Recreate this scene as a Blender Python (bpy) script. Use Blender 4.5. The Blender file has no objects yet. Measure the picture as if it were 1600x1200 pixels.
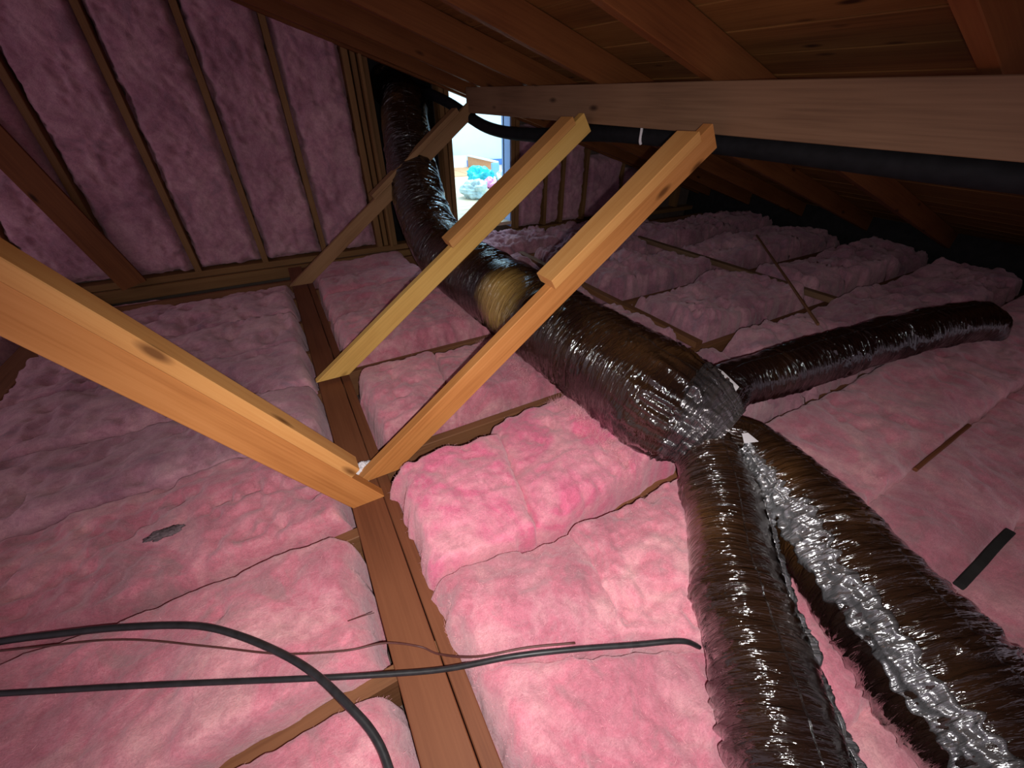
import bpy, math, random
import numpy as np
from mathutils import Vector, Matrix

# ------------------------------------------------------------------ camera, world, light, exposure
SC = bpy.context.scene
COL = SC.collection
CAM_Z = 1.0
PITCH, YAW = math.radians(34.7), math.radians(29.2)      # looking down, turned right of +Y
FWD = Vector((math.sin(YAW)*math.cos(PITCH), math.cos(YAW)*math.cos(PITCH), -math.sin(PITCH)))
RGT = Vector((math.cos(YAW), -math.sin(YAW), 0.0))
UPV = RGT.cross(FWD)
cam_d = bpy.data.cameras.new('camera'); cam_d.sensor_width = 36.0
cam_d.lens = 610/1600*36.0; cam_d.clip_start = 0.02; cam_d.clip_end = 100
cam = bpy.data.objects.new('camera', cam_d); COL.objects.link(cam)
cam.matrix_world = Matrix((( RGT.x, UPV.x, -FWD.x, 0), (RGT.y, UPV.y, -FWD.y, 0), (RGT.z, UPV.z, -FWD.z, CAM_Z), (0, 0, 0, 1)))
SC.camera = cam

world = bpy.data.worlds.new('ambient_fill'); SC.world = world; world.use_nodes = True  # even ambient fill, added although the attic itself is closed
world.node_tree.nodes['Background'].inputs[0].default_value = (0.58, 0.46, 0.56, 1)
world.node_tree.nodes['Background'].inputs[1].default_value = 0.58

def lamp(name, kind, loc, energy, color, aim=None, **kw):
    d = bpy.data.lights.new(name, kind); d.energy = energy; d.color = color
    for k, v in kw.items(): setattr(d, k, v)
    o = bpy.data.objects.new(name, d); COL.objects.link(o); o.location = loc
    if aim is not None:
        o.rotation_euler = (Vector(aim)-Vector(loc)).to_track_quat('-Z', 'Y').to_euler()
    return o
# the phone's own torch beside the lens: the attic has no other lamp
torch = Vector((0, 0, CAM_Z)) + RGT*0.032 - UPV*0.022
lamp('phone_torch', 'SPOT', torch, 59, (1.0, 0.965, 0.94), aim=torch + FWD*1.0 + RGT*0.04 - UPV*0.26,
     spot_size=math.radians(142), spot_blend=1.0, shadow_soft_size=0.006)
# unseen area light added behind the little door, standing in for room daylight
lamp('room_daylight_fill', 'AREA', (3.4, 6.0, 2.55), 250, (0.58, 0.84, 1.0), aim=(3.4, 6.0, 0), shape='RECTANGLE', size=2.4, size_y=2.4)

SC.view_settings.view_transform = 'Standard'
SC.view_settings.look = 'None'
SC.view_settings.exposure = 0.0
SC.view_settings.gamma = 1.0
SC.view_settings.use_curve_mapping = False

# ------------------------------------------------------------------ helpers
rnd = random.Random(5)

def tag(o, label=None, cat=None, group=None, kind=None):
    if label: o['label'] = label
    if cat: o['category'] = cat
    if group: o['group'] = group
    if kind: o['kind'] = kind
    return o

def _h(ix, iy, iz, seed):
    h = (ix*374761393 + iy*668265263 + iz*1274126177 + seed*974634777) & 0xffffffff
    h = ((h ^ (h >> 13))*1274126177) & 0xffffffff
    h = ((h ^ (h >> 16))*2246822519) & 0xffffffff
    return ((h ^ (h >> 15)) & 0xffff)/32767.5 - 1.0

def vn(p, seed=0):
    p = np.asarray(p, float)
    i = np.floor(p).astype(np.int64); f = p - i
    u = f*f*f*(f*(f*6-15)+10)
    r = 0
    for dx in (0, 1):
        wx = u[:, 0] if dx else 1-u[:, 0]
        for dy in (0, 1):
            wy = u[:, 1] if dy else 1-u[:, 1]
            for dz in (0, 1):
                wz = u[:, 2] if dz else 1-u[:, 2]
                r = r + wx*wy*wz*_h(i[:, 0]+dx, i[:, 1]+dy, i[:, 2]+dz, seed)
    return r

def fbm(p, octv=3, seed=0, gain=0.5):
    p = np.asarray(p, float); a = 1.0; s = 0.0; t = 0.0
    for k in range(octv):
        s = s + a*vn(p*(2.03**k), seed+k*17); t += a; a *= gain
    return s/t

def new_obj(name, me, mats, parent=None, smooth=False):
    for m in (mats if isinstance(mats, (list, tuple)) else [mats]): me.materials.append(m)
    if smooth:
        me.polygons.foreach_set('use_smooth', np.ones(len(me.polygons), bool))
    o = bpy.data.objects.new(name, me); COL.objects.link(o)
    if parent is not None: o.parent = parent
    return o

def mesh_np(name, verts, faces):
    me = bpy.data.meshes.new(name)
    me.from_pydata([tuple(v) for v in verts] if not isinstance(verts, np.ndarray) else verts.tolist(), [], faces if isinstance(faces, list) else faces.tolist())
    me.update()
    return me

def grid_faces(nu, nv, wrap=False, off=0):
    a = np.arange(nu*nv).reshape(nv, nu)
    if wrap: a = np.concatenate([a, a[:, :1]], 1)
    q = np.stack([a[:-1, :-1], a[:-1, 1:], a[1:, 1:], a[1:, :-1]], -1).reshape(-1, 4) + off
    return q

# ------------------------------------------------------------------ materials
def nodes_of(m):
    m.use_nodes = True
    return m.node_tree.nodes, m.node_tree.links, m.node_tree.nodes['Principled BSDF']

def ramp(N, stops):
    r = N.new('ShaderNodeValToRGB')
    while len(r.color_ramp.elements) < len(stops): r.color_ramp.elements.new(0.5)
    for e, (p, c) in zip(r.color_ramp.elements, stops):
        e.position = p; e.color = (*c, 1) if len(c) == 3 else c
    return r

def wood(name, light, mid, dark, rough=0.6, grain=1.0, knots=True):
    m = bpy.data.materials.new(name); N, L, B = nodes_of(m)
    tc = N.new('ShaderNodeTexCoord'); oi = N.new('ShaderNodeObjectInfo')
    add = N.new('ShaderNodeVectorMath'); add.operation = 'MULTIPLY_ADD'
    add.inputs[1].default_value = (1, 1, 1)
    sc = N.new('ShaderNodeVectorMath'); sc.operation = 'SCALE'; sc.inputs[0].default_value = (37.1, 11.3, 5.7)
    L.new(oi.outputs['Random'], sc.inputs['Scale']); L.new(tc.outputs['Object'], add.inputs[0]); L.new(sc.outputs[0], add.inputs[2])
    mp = N.new('ShaderNodeMapping'); mp.inputs['Scale'].default_value = (1.6*grain, 22*grain, 22*grain)
    L.new(add.outputs[0], mp.inputs[0])
    n1 = N.new('ShaderNodeTexNoise'); n1.inputs['Scale'].default_value = 1.0; n1.inputs['Detail'].default_value = 5; n1.inputs['Distortion'].default_value = 0.8
    L.new(mp.outputs[0], n1.inputs['Vector'])
    mp2 = N.new('ShaderNodeMapping'); mp2.inputs['Scale'].default_value = (4*grain, 160*grain, 160*grain)
    L.new(add.outputs[0], mp2.inputs[0])
    n2 = N.new('ShaderNodeTexNoise'); n2.inputs['Scale'].default_value = 1.0; n2.inputs['Detail'].default_value = 3
    L.new(mp2.outputs[0], n2.inputs['Vector'])
    n3 = N.new('ShaderNodeTexNoise'); n3.inputs['Scale'].default_value = 2.6; n3.inputs['Detail'].default_value = 2
    L.new(add.outputs[0], n3.inputs['Vector'])
    r = ramp(N, [(0.28, dark), (0.48, mid), (0.72, light)])
    mx = N.new('ShaderNodeMix'); mx.data_type = 'FLOAT'; mx.inputs[0].default_value = 0.45
    L.new(n1.outputs[0], mx.inputs[2]); L.new(n2.outputs[0], mx.inputs[3])
    mx2 = N.new('ShaderNodeMix'); mx2.data_type = 'FLOAT'; mx2.inputs[0].default_value = 0.35
    L.new(mx.outputs[0], mx2.inputs[2]); L.new(n3.outputs[0], mx2.inputs[3])
    L.new(mx2.outputs[0], r.inputs[0])
    out = r.outputs[0]
    if knots:
        mp3 = N.new('ShaderNodeMapping'); mp3.inputs['Scale'].default_value = (3.2, 9, 9)
        L.new(add.outputs[0], mp3.inputs[0])
        v = N.new('ShaderNodeTexVoronoi'); v.inputs['Scale'].default_value = 1.0
        L.new(mp3.outputs[0], v.inputs['Vector'])
        kr = ramp(N, [(0.05, (1, 1, 1)), (0.13, (0, 0, 0))])
        L.new(v.outputs['Distance'], kr.inputs[0])
        mc = N.new('ShaderNodeMix'); mc.data_type = 'RGBA'
        L.new(kr.outputs[0], mc.inputs[0]); L.new(out, mc.inputs[6]); mc.inputs[7].default_value = (*[c*0.45 for c in dark], 1)
        out = mc.outputs[2]
    L.new(out, B.inputs['Base Color']); B.inputs['Roughness'].default_value = rough
    B.inputs['Specular IOR Level'].default_value = 0.25
    bp = N.new('ShaderNodeBump'); bp.inputs['Strength'].default_value = 0.35; bp.inputs['Distance'].default_value = 0.002
    L.new(mx.outputs[0], bp.inputs['Height']); L.new(bp.outputs[0], B.inputs['Normal'])
    return m

def pink_wool(name, c1, c2, c3, c4, fine=1.0, stain=0.6):
    m = bpy.data.materials.new(name); N, L, B = nodes_of(m)
    tc = N.new('ShaderNodeTexCoord'); oi = N.new('ShaderNodeObjectInfo')
    sc = N.new('ShaderNodeVectorMath'); sc.operation = 'SCALE'; sc.inputs[0].default_value = (13.1, 7.3, 5.7)
    add = N.new('ShaderNodeVectorMath'); add.operation = 'ADD'
    L.new(oi.outputs['Random'], sc.inputs['Scale']); L.new(tc.outputs['Object'], add.inputs[0]); L.new(sc.outputs[0], add.inputs[1])
    a = N.new('ShaderNodeTexNoise'); a.inputs['Scale'].default_value = 5.5; a.inputs['Detail'].default_value = 6; a.inputs['Roughness'].default_value = 0.62; a.inputs['Distortion'].default_value = 1.1
    L.new(add.outputs[0], a.inputs['Vector'])
    r = ramp(N, [(0.34, c4), (0.44, c3), (0.51, c1), (0.64, c2)])
    L.new(a.outputs[0], r.inputs[0])
    b = N.new('ShaderNodeTexNoise'); b.inputs['Scale'].default_value = 30; b.inputs['Detail'].default_value = 5; b.inputs['Distortion'].default_value = 1.6
    L.new(add.outputs[0], b.inputs['Vector'])
    rb = ramp(N, [(0.3, (0.80, 0.74, 0.76)), (0.62, (1.0, 1.0, 1.0))])
    L.new(b.outputs[0], rb.inputs[0])
    mu = N.new('ShaderNodeMix'); mu.data_type = 'RGBA'; mu.blend_type = 'MULTIPLY'; mu.inputs[0].default_value = 0.8
    L.new(r.outputs[0], mu.inputs[6]); L.new(rb.outputs[0], mu.inputs[7])
    dn = N.new('ShaderNodeTexNoise'); dn.inputs['Scale'].default_value = 2.3; dn.inputs['Detail'].default_value = 5; dn.inputs['Roughness'].default_value = 0.65
    L.new(add.outputs[0], dn.inputs['Vector'])
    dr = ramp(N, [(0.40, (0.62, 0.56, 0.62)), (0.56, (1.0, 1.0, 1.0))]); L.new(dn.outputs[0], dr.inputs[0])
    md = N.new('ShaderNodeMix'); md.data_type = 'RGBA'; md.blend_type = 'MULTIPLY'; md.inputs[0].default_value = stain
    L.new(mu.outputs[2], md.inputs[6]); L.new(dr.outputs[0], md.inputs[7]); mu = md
    c = N.new('ShaderNodeTexNoise'); c.inputs['Scale'].default_value = 130; c.inputs['Detail'].default_value = 3; c.inputs['Distortion'].default_value = 2.5
    L.new(add.outputs[0], c.inputs['Vector'])
    rc = ramp(N, [(0.32, (0.80, 0.76, 0.78)), (0.60, (1.0, 1.0, 1.0))]); L.new(c.outputs[0], rc.inputs[0])
    mv = N.new('ShaderNodeMix'); mv.data_type = 'RGBA'; mv.blend_type = 'MULTIPLY'; mv.inputs[0].default_value = 0.9
    L.new(mu.outputs[2], mv.inputs[6]); L.new(rc.outputs[0], mv.inputs[7])
    L.new(mv.outputs[2], B.inputs['Base Color'])
    B.inputs['Roughness'].default_value = 1.0; B.inputs['Specular IOR Level'].default_value = 0.05
    B.inputs['Sheen Weight'].default_value = 0.7; B.inputs['Sheen Roughness'].default_value = 0.5
    B.inputs['Subsurface Weight'].default_value = 0.35; B.inputs['Subsurface Radius'].default_value = (1.0, 0.55, 0.6); B.inputs['Subsurface Scale'].default_value = 0.014
    B.inputs['Sheen Tint'].default_value = (1.0, 0.7, 0.75, 1)
    mp = N.new('ShaderNodeMapping'); mp.inputs['Scale'].default_value = (60*fine, 150*fine, 110*fine); mp.inputs['Rotation'].default_value = (0, 0, 0.7)
    L.new(add.outputs[0], mp.inputs[0])
    f = N.new('ShaderNodeTexNoise'); f.inputs['Scale'].default_value = 1.0; f.inputs['Detail'].default_value = 4; f.inputs['Distortion'].default_value = 2.0
    L.new(mp.outputs[0], f.inputs['Vector'])
    b1 = N.new('ShaderNodeBump'); b1.inputs['Strength'].default_value = 0.35; b1.inputs['Distance'].default_value = 0.006
    L.new(b.outputs[0], b1.inputs['Height'])
    b2 = N.new('ShaderNodeBump'); b2.inputs['Strength'].default_value = 0.6; b2.inputs['Distance'].default_value = 0.003
    L.new(f.outputs[0], b2.inputs['Height']); L.new(b1.outputs[0], b2.inputs['Normal'])
    L.new(b2.outputs[0], B.inputs['Normal'])
    return m

def film(name, base, gold, gold_amount=0.5, rough=0.13, patch=None):
    # crinkled glossy black duct jacket, brownish wool showing through; UV.x round the duct (m), UV.y along it (m)
    m = bpy.data.materials.new(name); N, L, B = nodes_of(m)
    uv = N.new('ShaderNodeUVMap')
    tc = N.new('ShaderNodeTexCoord')
    g = N.new('ShaderNodeTexNoise'); g.inputs['Scale'].default_value = 3.2; g.inputs['Detail'].default_value = 3
    L.new(tc.outputs['Object'], g.inputs['Vector'])
    r = ramp(N, [(0.40, base), (0.60, tuple(b*(1-gold_amount)+q*gold_amount for b, q in zip(base, gold))), (0.74, gold)])
    L.new(g.outputs[0], r.inputs[0]); col = r.outputs[0]
    if patch:                                            # worn spot where yellow wool shows through the film
        ds = N.new('ShaderNodeVectorMath'); ds.operation = 'DISTANCE'; ds.inputs[1].default_value = patch[:3]
        L.new(tc.outputs['Object'], ds.inputs[0])
        ad = N.new('ShaderNodeMath'); ad.operation = 'MULTIPLY_ADD'; ad.inputs[1].default_value = 0.10; L.new(g.outputs[0], ad.inputs[0]); L.new(ds.outputs['Value'], ad.inputs[2])
        pr = ramp(N, [(patch[3]*0.55+0.05, (1, 1, 1)), (patch[3]*1.45+0.05, (0, 0, 0))]); L.new(ad.outputs[0], pr.inputs[0])
        mc = N.new('ShaderNodeMix'); mc.data_type = 'RGBA'; L.new(pr.outputs[0], mc.inputs[0]); L.new(col, mc.inputs[6]); mc.inputs[7].default_value = (0.42, 0.27, 0.075, 1)
        col = mc.outputs[2]
    L.new(col, B.inputs['Base Color'])
    B.inputs['Roughness'].default_value = rough
    B.inputs['Specular IOR Level'].default_value = 0.6
    B.inputs['Coat Weight'].default_value = 1.0; B.inputs['Coat Roughness'].default_value = 0.08
    mp = N.new('ShaderNodeMapping'); mp.inputs['Scale'].default_value = (11, 85, 1); mp.inputs['Rotation'].default_value = (0, 0, 0.12)
    L.new(uv.outputs[0], mp.inputs[0])
    n = N.new('ShaderNodeTexNoise'); n.inputs['Scale'].default_value = 1.0; n.inputs['Detail'].default_value = 3; n.inputs['Distortion'].default_value = 1.4
    L.new(mp.outputs[0], n.inputs['Vector'])
    mp2 = N.new('ShaderNodeMapping'); mp2.inputs['Scale'].default_value = (26, 170, 1); mp2.inputs['Rotation'].default_value = (0, 0, -0.2)
    L.new(uv.outputs[0], mp2.inputs[0])
    n2 = N.new('ShaderNodeTexNoise'); n2.inputs['Scale'].default_value = 1.0; n2.inputs['Detail'].default_value = 2; n2.inputs['Distortion'].default_value = 1.0
    L.new(mp2.outputs[0], n2.inputs['Vector'])
    b1 = N.new('ShaderNodeBump'); b1.inputs['Strength'].default_value = 0.8; b1.inputs['Distance'].default_value = 0.010
    L.new(n.outputs[0], b1.inputs['Height'])
    b2 = N.new('ShaderNodeBump'); b2.inputs['Strength'].default_value = 0.5; b2.inputs['Distance'].default_value = 0.003
    L.new(n2.outputs[0], b2.inputs['Height']); L.new(b1.outputs[0], b2.inputs['Normal'])
    L.new(b2.outputs[0], B.inputs['Normal']); L.new(b2.outputs[0], B.inputs['Coat Normal'])
    return m

def plain(name, col, rough=0.6, spec=0.4, noise=0.0, scale=20, bump=0.0, trans=0.0):
    m = bpy.data.materials.new(name); N, L, B = nodes_of(m)
    tc = N.new('ShaderNodeTexCoord'); n = N.new('ShaderNodeTexNoise'); n.inputs['Scale'].default_value = scale; n.inputs['Detail'].default_value = 4
    L.new(tc.outputs['Object'], n.inputs['Vector'])
    r = ramp(N, [(0.3, tuple(c*(1-noise) for c in col)), (0.7, tuple(min(1, c*(1+noise)) for c in col))])
    L.new(n.outputs[0], r.inputs[0]); L.new(r.outputs[0], B.inputs['Base Color'])
    B.inputs['Roughness'].default_value = rough; B.inputs['Specular IOR Level'].default_value = spec
    B.inputs['Transmission Weight'].default_value = trans
    if bump:
        b = N.new('ShaderNodeBump'); b.inputs['Strength'].default_value = bump; b.inputs['Distance'].default_value = 0.004
        L.new(n.outputs[0], b.inputs['Height']); L.new(b.outputs[0], B.inputs['Normal'])
    return m

M = dict(
    honey=wood('honey_pine', (0.77, 0.42, 0.145), (0.66, 0.315, 0.095), (0.46, 0.19, 0.052)),
    orange=wood('orange_fir', (0.72, 0.33, 0.11), (0.58, 0.24, 0.068), (0.40, 0.145, 0.036)),
    yellow=wood('yellow_pine', (0.90, 0.60, 0.19), (0.82, 0.50, 0.135), (0.62, 0.33, 0.08)),
    grey=wood('weathered_fir', (0.30, 0.175, 0.098), (0.225, 0.125, 0.068), (0.125, 0.066, 0.036)),
    plate=wood('aged_brown_fir', (0.245, 0.092, 0.042), (0.19, 0.067, 0.030), (0.115, 0.038, 0.018), knots=False),
    joist=wood('old_joist_fir', (0.30, 0.14, 0.065), (0.23, 0.10, 0.045), (0.13, 0.05, 0.023), knots=False),
    brace=wood('brown_brace_fir', (0.44, 0.26, 0.125), (0.35, 0.19, 0.085), (0.20, 0.10, 0.045)),
    stud=wood('old_stud_fir', (0.36, 0.20, 0.075), (0.27, 0.14, 0.052), (0.16, 0.075, 0.03), knots=False),
    rafter=wood('old_rafter_fir', (0.30, 0.115, 0.034), (0.22, 0.075, 0.022), (0.12, 0.036, 0.011)),
    plank=wood('roof_plank', (0.40, 0.205, 0.060), (0.26, 0.118, 0.034), (0.12, 0.048, 0.014), grain=0.7),
    pink=pink_wool('pink_wool', (0.80, 0.345, 0.40), (0.86, 0.45, 0.47), (0.78, 0.275, 0.345), (0.62, 0.31, 0.34)),
    hot=pink_wool('bright_pink_wool', (0.86, 0.30, 0.40), (0.88, 0.39, 0.45), (0.85, 0.21, 0.345), (0.79, 0.22, 0.32), stain=0.15),
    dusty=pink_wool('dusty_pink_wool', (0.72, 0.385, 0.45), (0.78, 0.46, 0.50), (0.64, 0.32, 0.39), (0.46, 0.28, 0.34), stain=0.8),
    wallpink=pink_wool('wall_pink_wool', (0.76, 0.43, 0.50), (0.82, 0.50, 0.55), (0.70, 0.37, 0.45), (0.56, 0.33, 0.39)),
    film=film('black_duct_film', (0.010, 0.005, 0.004), (0.075, 0.033, 0.011), 0.25),
    mainfilm=film('main_duct_film', (0.010, 0.005, 0.004), (0.085, 0.038, 0.012), 0.25, patch=(-0.155, 0.07, 0.26, 0.125)),
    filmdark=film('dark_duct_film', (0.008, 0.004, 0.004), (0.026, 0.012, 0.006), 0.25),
    wrap=film('tape_wrap_film', (0.045, 0.040, 0.042), (0.22, 0.20, 0.20), 0.6, rough=0.16),
    seam=film('grey_seam_film', (0.20, 0.20, 0.21), (0.42, 0.42, 0.43), 0.6, rough=0.22),
    black=plain('black_cable_jacket', (0.022, 0.021, 0.023), 0.42, 0.4, 0.3, 60),
    brownwire=plain('brown_wire_jacket', (0.10, 0.035, 0.03), 0.5, 0.4, 0.2, 60),
    redwire=plain('red_brown_wire_jacket', (0.40, 0.17, 0.09), 0.5, 0.4, 0.2, 60),
    foam=plain('black_foam_pipe', (0.010, 0.010, 0.012), 0.75, 0.25, 0.3, 30, 0.2),
    white=plain('white_paper', (0.82, 0.78, 0.80), 0.6, 0.3, 0.04, 20),
    lint=plain('grey_lint', (0.16, 0.12, 0.13), 1.0, 0.0, 0.35, 90, 0.6),
    drywall=plain('drywall_back', (0.16, 0.12, 0.10), 0.95, 0.1, 0.15, 12),
    felt=plain('roof_felt', (0.03, 0.028, 0.028), 0.95, 0.1, 0.2, 20),
    roomwall=plain('white_room_paint', (0.64, 0.71, 0.76), 0.8, 0.2, 0.02, 6),
    trim=plain('white_trim_blue_shade', (0.42, 0.58, 0.98), 0.6, 0.3, 0.03, 8),  # white casing, its bluish shading put into the colour
    bluetape=plain('blue_base_tape', (0.10, 0.22, 0.62), 0.6, 0.3, 0.05, 8),
    oak=wood('pale_oak_floor', (0.78, 0.62, 0.45), (0.72, 0.55, 0.38), (0.60, 0.43, 0.28), rough=0.35, knots=False),
    card=plain('brown_cardboard', (0.62, 0.34, 0.19), 0.85, 0.15, 0.06, 18),
    cardwhite=plain('white_cardboard', (0.82, 0.84, 0.88), 0.7, 0.2, 0.03, 18),
    cardshade=plain('shaded_box_end', (0.20, 0.42, 0.82), 0.6, 0.3, 0.06, 14),  # box end in shadow, the bluish shade put into its colour
    teal=plain('teal_plastic_bag', (0.02, 0.55, 0.66), 0.3, 0.5, 0.3, 8, 0.3),
    clearbag=plain('milky_plastic_bag', (0.62, 0.80, 0.86), 0.22, 0.5, 0.25, 8, 0.4),
    pinkbag=plain('pink_wrapper', (0.86, 0.36, 0.72), 0.4, 0.4, 0.2, 10, 0.2),
    nail=plain('steel_nail', (0.5, 0.46, 0.42), 0.35, 0.5, 0.1, 40),
)

# ------------------------------------------------------------------ lumber
def box_mesh(name, dx, dy, dz, skew0=0.0, skew1=0.0, wob=0.0, nseg=1, bev=0.0022, seed=0):
    """box centred in Y and Z, from x=0 to x=dx; skew shifts the end faces in x with z (angled saw cuts); eased long edges."""
    ys, zs, b = dy/2, dz/2, min(bev, dy*0.2, dz*0.2)
    ring = [(-ys+b, -zs), (ys-b, -zs), (ys, -zs+b), (ys, zs-b), (ys-b, zs), (-ys+b, zs), (-ys, zs-b), (-ys, -zs+b)]
    r = random.Random(seed)
    V, Fc = [], []
    for k in range(nseg+1):
        t = k/nseg
        oy, oz = (r.uniform(-wob, wob), r.uniform(-wob, wob)) if 0 < k < nseg else (0, 0)
        for y, z in ring:
            x = t*dx + (1-t)*skew0*z + t*skew1*z
            V.append((x, y+oy, z+oz))
    for k in range(nseg):
        for i in range(8):
            j = (i+1) % 8
            Fc.append((k*8+i, k*8+j, (k+1)*8+j, (k+1)*8+i))
    Fc.append(tuple(range(7, -1, -1))); Fc.append(tuple(nseg*8+i for i in range(8)))
    return mesh_np(name, V, Fc)

def board(name, p0, p1, dy, dz, mat, zdir=(0, 0, 1), parent=None, **kw):
    """board from p0 to p1 (its centre line); dz is its size along zdir, dy across."""
    p0, p1 = Vector(p0), Vector(p1)
    X = (p1-p0).normalized(); Z = Vector(zdir); Z = (Z - X*Z.dot(X)).normalized(); Y = Z.cross(X)
    kw.setdefault('wob', 0.0012); kw.setdefault('nseg', 5); kw.setdefault('seed', rnd.randint(0, 9999))
    o = new_obj(name, box_mesh(name, (p1-p0).length, dy, dz, **kw), mat)
    w = Matrix(((X.x, Y.x, Z.x, p0.x), (X.y, Y.y, Z.y, p0.y), (X.z, Y.z, Z.z, p0.z), (0, 0, 0, 1)))
    if parent is not None:
        o.parent = parent; o.matrix_basis = parent_inv(parent) @ w
    else:
        o.matrix_basis = w
    return o

def parent_inv(p):
    m = p.matrix_basis.copy()
    q = p.parent
    while q is not None:
        m = q.matrix_basis @ m; q = q.parent
    return m.inverted()

def slab(name, x0, x1, y0, y1, z0, z1, mat, parent=None):
    V = [(x, y, z) for z in (z0, z1) for y in (y0, y1) for x in (x0, x1)]
    Fc = [(0, 2, 3, 1), (4, 5, 7, 6), (0, 1, 5, 4), (2, 6, 7, 3), (0, 4, 6, 2), (1, 3, 7, 5)]
    return new_obj(name, mesh_np(name, V, Fc), mat, parent)

def multi_slab(name, boxes, mat, parent=None):
    V, Fc = [], []
    for x0, x1, y0, y1, z0, z1 in boxes:
        k = len(V)
        V += [(x, y, z) for z in (z0, z1) for y in (y0, y1) for x in (x0, x1)]
        Fc += [tuple(k+i for i in f) for f in [(0, 2, 3, 1), (4, 5, 7, 6), (0, 1, 5, 4), (2, 6, 7, 3), (0, 4, 6, 2), (1, 3, 7, 5)]]
    return new_obj(name, mesh_np(name, V, Fc), mat, parent)

def tube(name, pts, r, mat, parent=None, n=10, sub=8, seed=0, wob=0.0):
    P = spline(np.array(pts, float), sub)
    if wob: P = P + wob*np.stack([vn(np.c_[np.arange(len(P))*0.13, np.zeros(len(P)), np.full(len(P), q)], seed) for q in (1.5, 9.5, 20.5)], 1)
    V = frame_rings(P, np.full(len(P), r), n)[0].reshape(-1, 3)
    Fc = grid_faces(n, len(P), wrap=True).tolist()
    Fc.append(tuple(range(n-1, -1, -1))); Fc.append(tuple((len(P)-1)*n+i for i in range(n)))
    return new_obj(name, mesh_np(name, V, Fc), mat, parent, smooth=True)

def spline(P, sub):
    P = np.vstack([2*P[0]-P[1], P, 2*P[-1]-P[-2]])
    out = []
    for i in range(1, len(P)-2):
        a, b, c, d = P[i-1], P[i], P[i+1], P[i+2]
        for t in np.linspace(0, 1, sub, endpoint=False):
            out.append(0.5*((2*b)+(-a+c)*t+(2*a-5*b+4*c-d)*t*t+(-a+3*b-3*c+d)*t**3))
    out.append(P[-2])
    return np.array(out)

def frame_rings(P, R, n):
    """rings round a path; angle 0 points up (+Z side), returns ring points, arc lengths and outward vectors."""
    T = np.gradient(P, axis=0); T /= np.linalg.norm(T, axis=1)[:, None]
    up = np.array([0, 0, 1.0]); ref = up - T[0]*(T[0]@up)
    if np.linalg.norm(ref) < 0.2: ref = np.array([0, 1.0, 0]) - T[0]*T[0][1]
    A = []
    for t in T:
        ref = ref - t*(t@ref); ref = ref/np.linalg.norm(ref); A.append(ref.copy())
    A = np.array(A); Bv = np.cross(T, A)
    th = np.linspace(0, 2*np.pi, n, endpoint=False)
    O = A[:, None, :]*np.cos(th)[None, :, None] + Bv[:, None, :]*np.sin(th)[None, :, None]
    S = np.r_[0, np.cumsum(np.linalg.norm(np.diff(P, axis=0), axis=1))]
    return P[:, None, :] + O*R[:, None, None], S, O

# ------------------------------------------------------------------ setting: floor with joists
wl = slab('wall_eave', 4.72, 4.74, -1.3, 3.75, -0.2, 0.33, M['felt']); tag(wl, kind='structure')
floor = slab('floor', -3.2, 5.4, -1.3, 3.75, -0.20, -0.185, M['drywall']); tag(floor, kind='structure')
JT = -0.040
for y in [0.44+0.413*k for k in range(-1, 8)]:
    board('joist', (-3.0, y, JT-0.07), (0.045, y, JT-0.07), 0.036, 0.14, M['joist'], parent=floor)
for y in (-0.70, -0.10, 0.545, 1.125, 1.79, 2.44, 3.03, 3.50):
    board('joist', (0.05, y+0.01, JT-0.07), (5.2, y-0.02, JT-0.07), 0.036, 0.14, M['joist'], parent=floor)

# the board that ties the joists under the struts
strong = bpy.data.objects.new('strongback', None); COL.objects.link(strong); strong.location = (0, 1.2, 0)
tag(strong, 'long brown flat plate board on the joists, the struts standing on it', 'plate')
board('flat_board', (-0.0075, -1.0, -0.019), (-0.0075, 3.52, -0.019), 0.095, 0.038, M['plate'], parent=strong, nseg=9)
board('edge_board', (0.061, -1.0, -0.058), (0.061, 3.5, -0.058), 0.036, 0.10, M['plate'], parent=strong, nseg=9)

# ------------------------------------------------------------------ setting: gable wall with studs
DX0, DX1, DZ0, DZ1 = 1.462, 2.012, 0.115, 1.42       # door opening
VX0, VX1 = 0.86, 1.36                                # open bay that the duct comes through
wall = multi_slab('wall_back', [(-3.2, VX0, 3.75, 3.77, -0.2, 2.6), (VX0, VX1, 3.75, 3.77, 1.75, 2.6),
                                (VX1, DX0, 3.75, 3.77, -0.2, 2.6), (DX0, DX1, 3.75, 3.77, -0.2, DZ0), (DX0, DX1, 3.75, 3.77, DZ1, 2.6),
                                (DX1, 5.4, 3.75, 3.77, -0.2, 2.6)], M['drywall'])
tag(wall, kind='structure')
board('bottom_plate', (-2.6, 3.695, 0.012), (1.30, 3.695, 0.012), 0.11, 0.045, M['stud'], parent=wall)
board('rim_board', (-2.6, 3.62, -0.055), (1.30, 3.62, -0.055), 0.036, 0.085, M['stud'], parent=wall)
board('bottom_plate', (2.0, 3.695, 0.00), (5.2, 3.695, 0.00), 0.11, 0.045, M['stud'], parent=wall)
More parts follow.
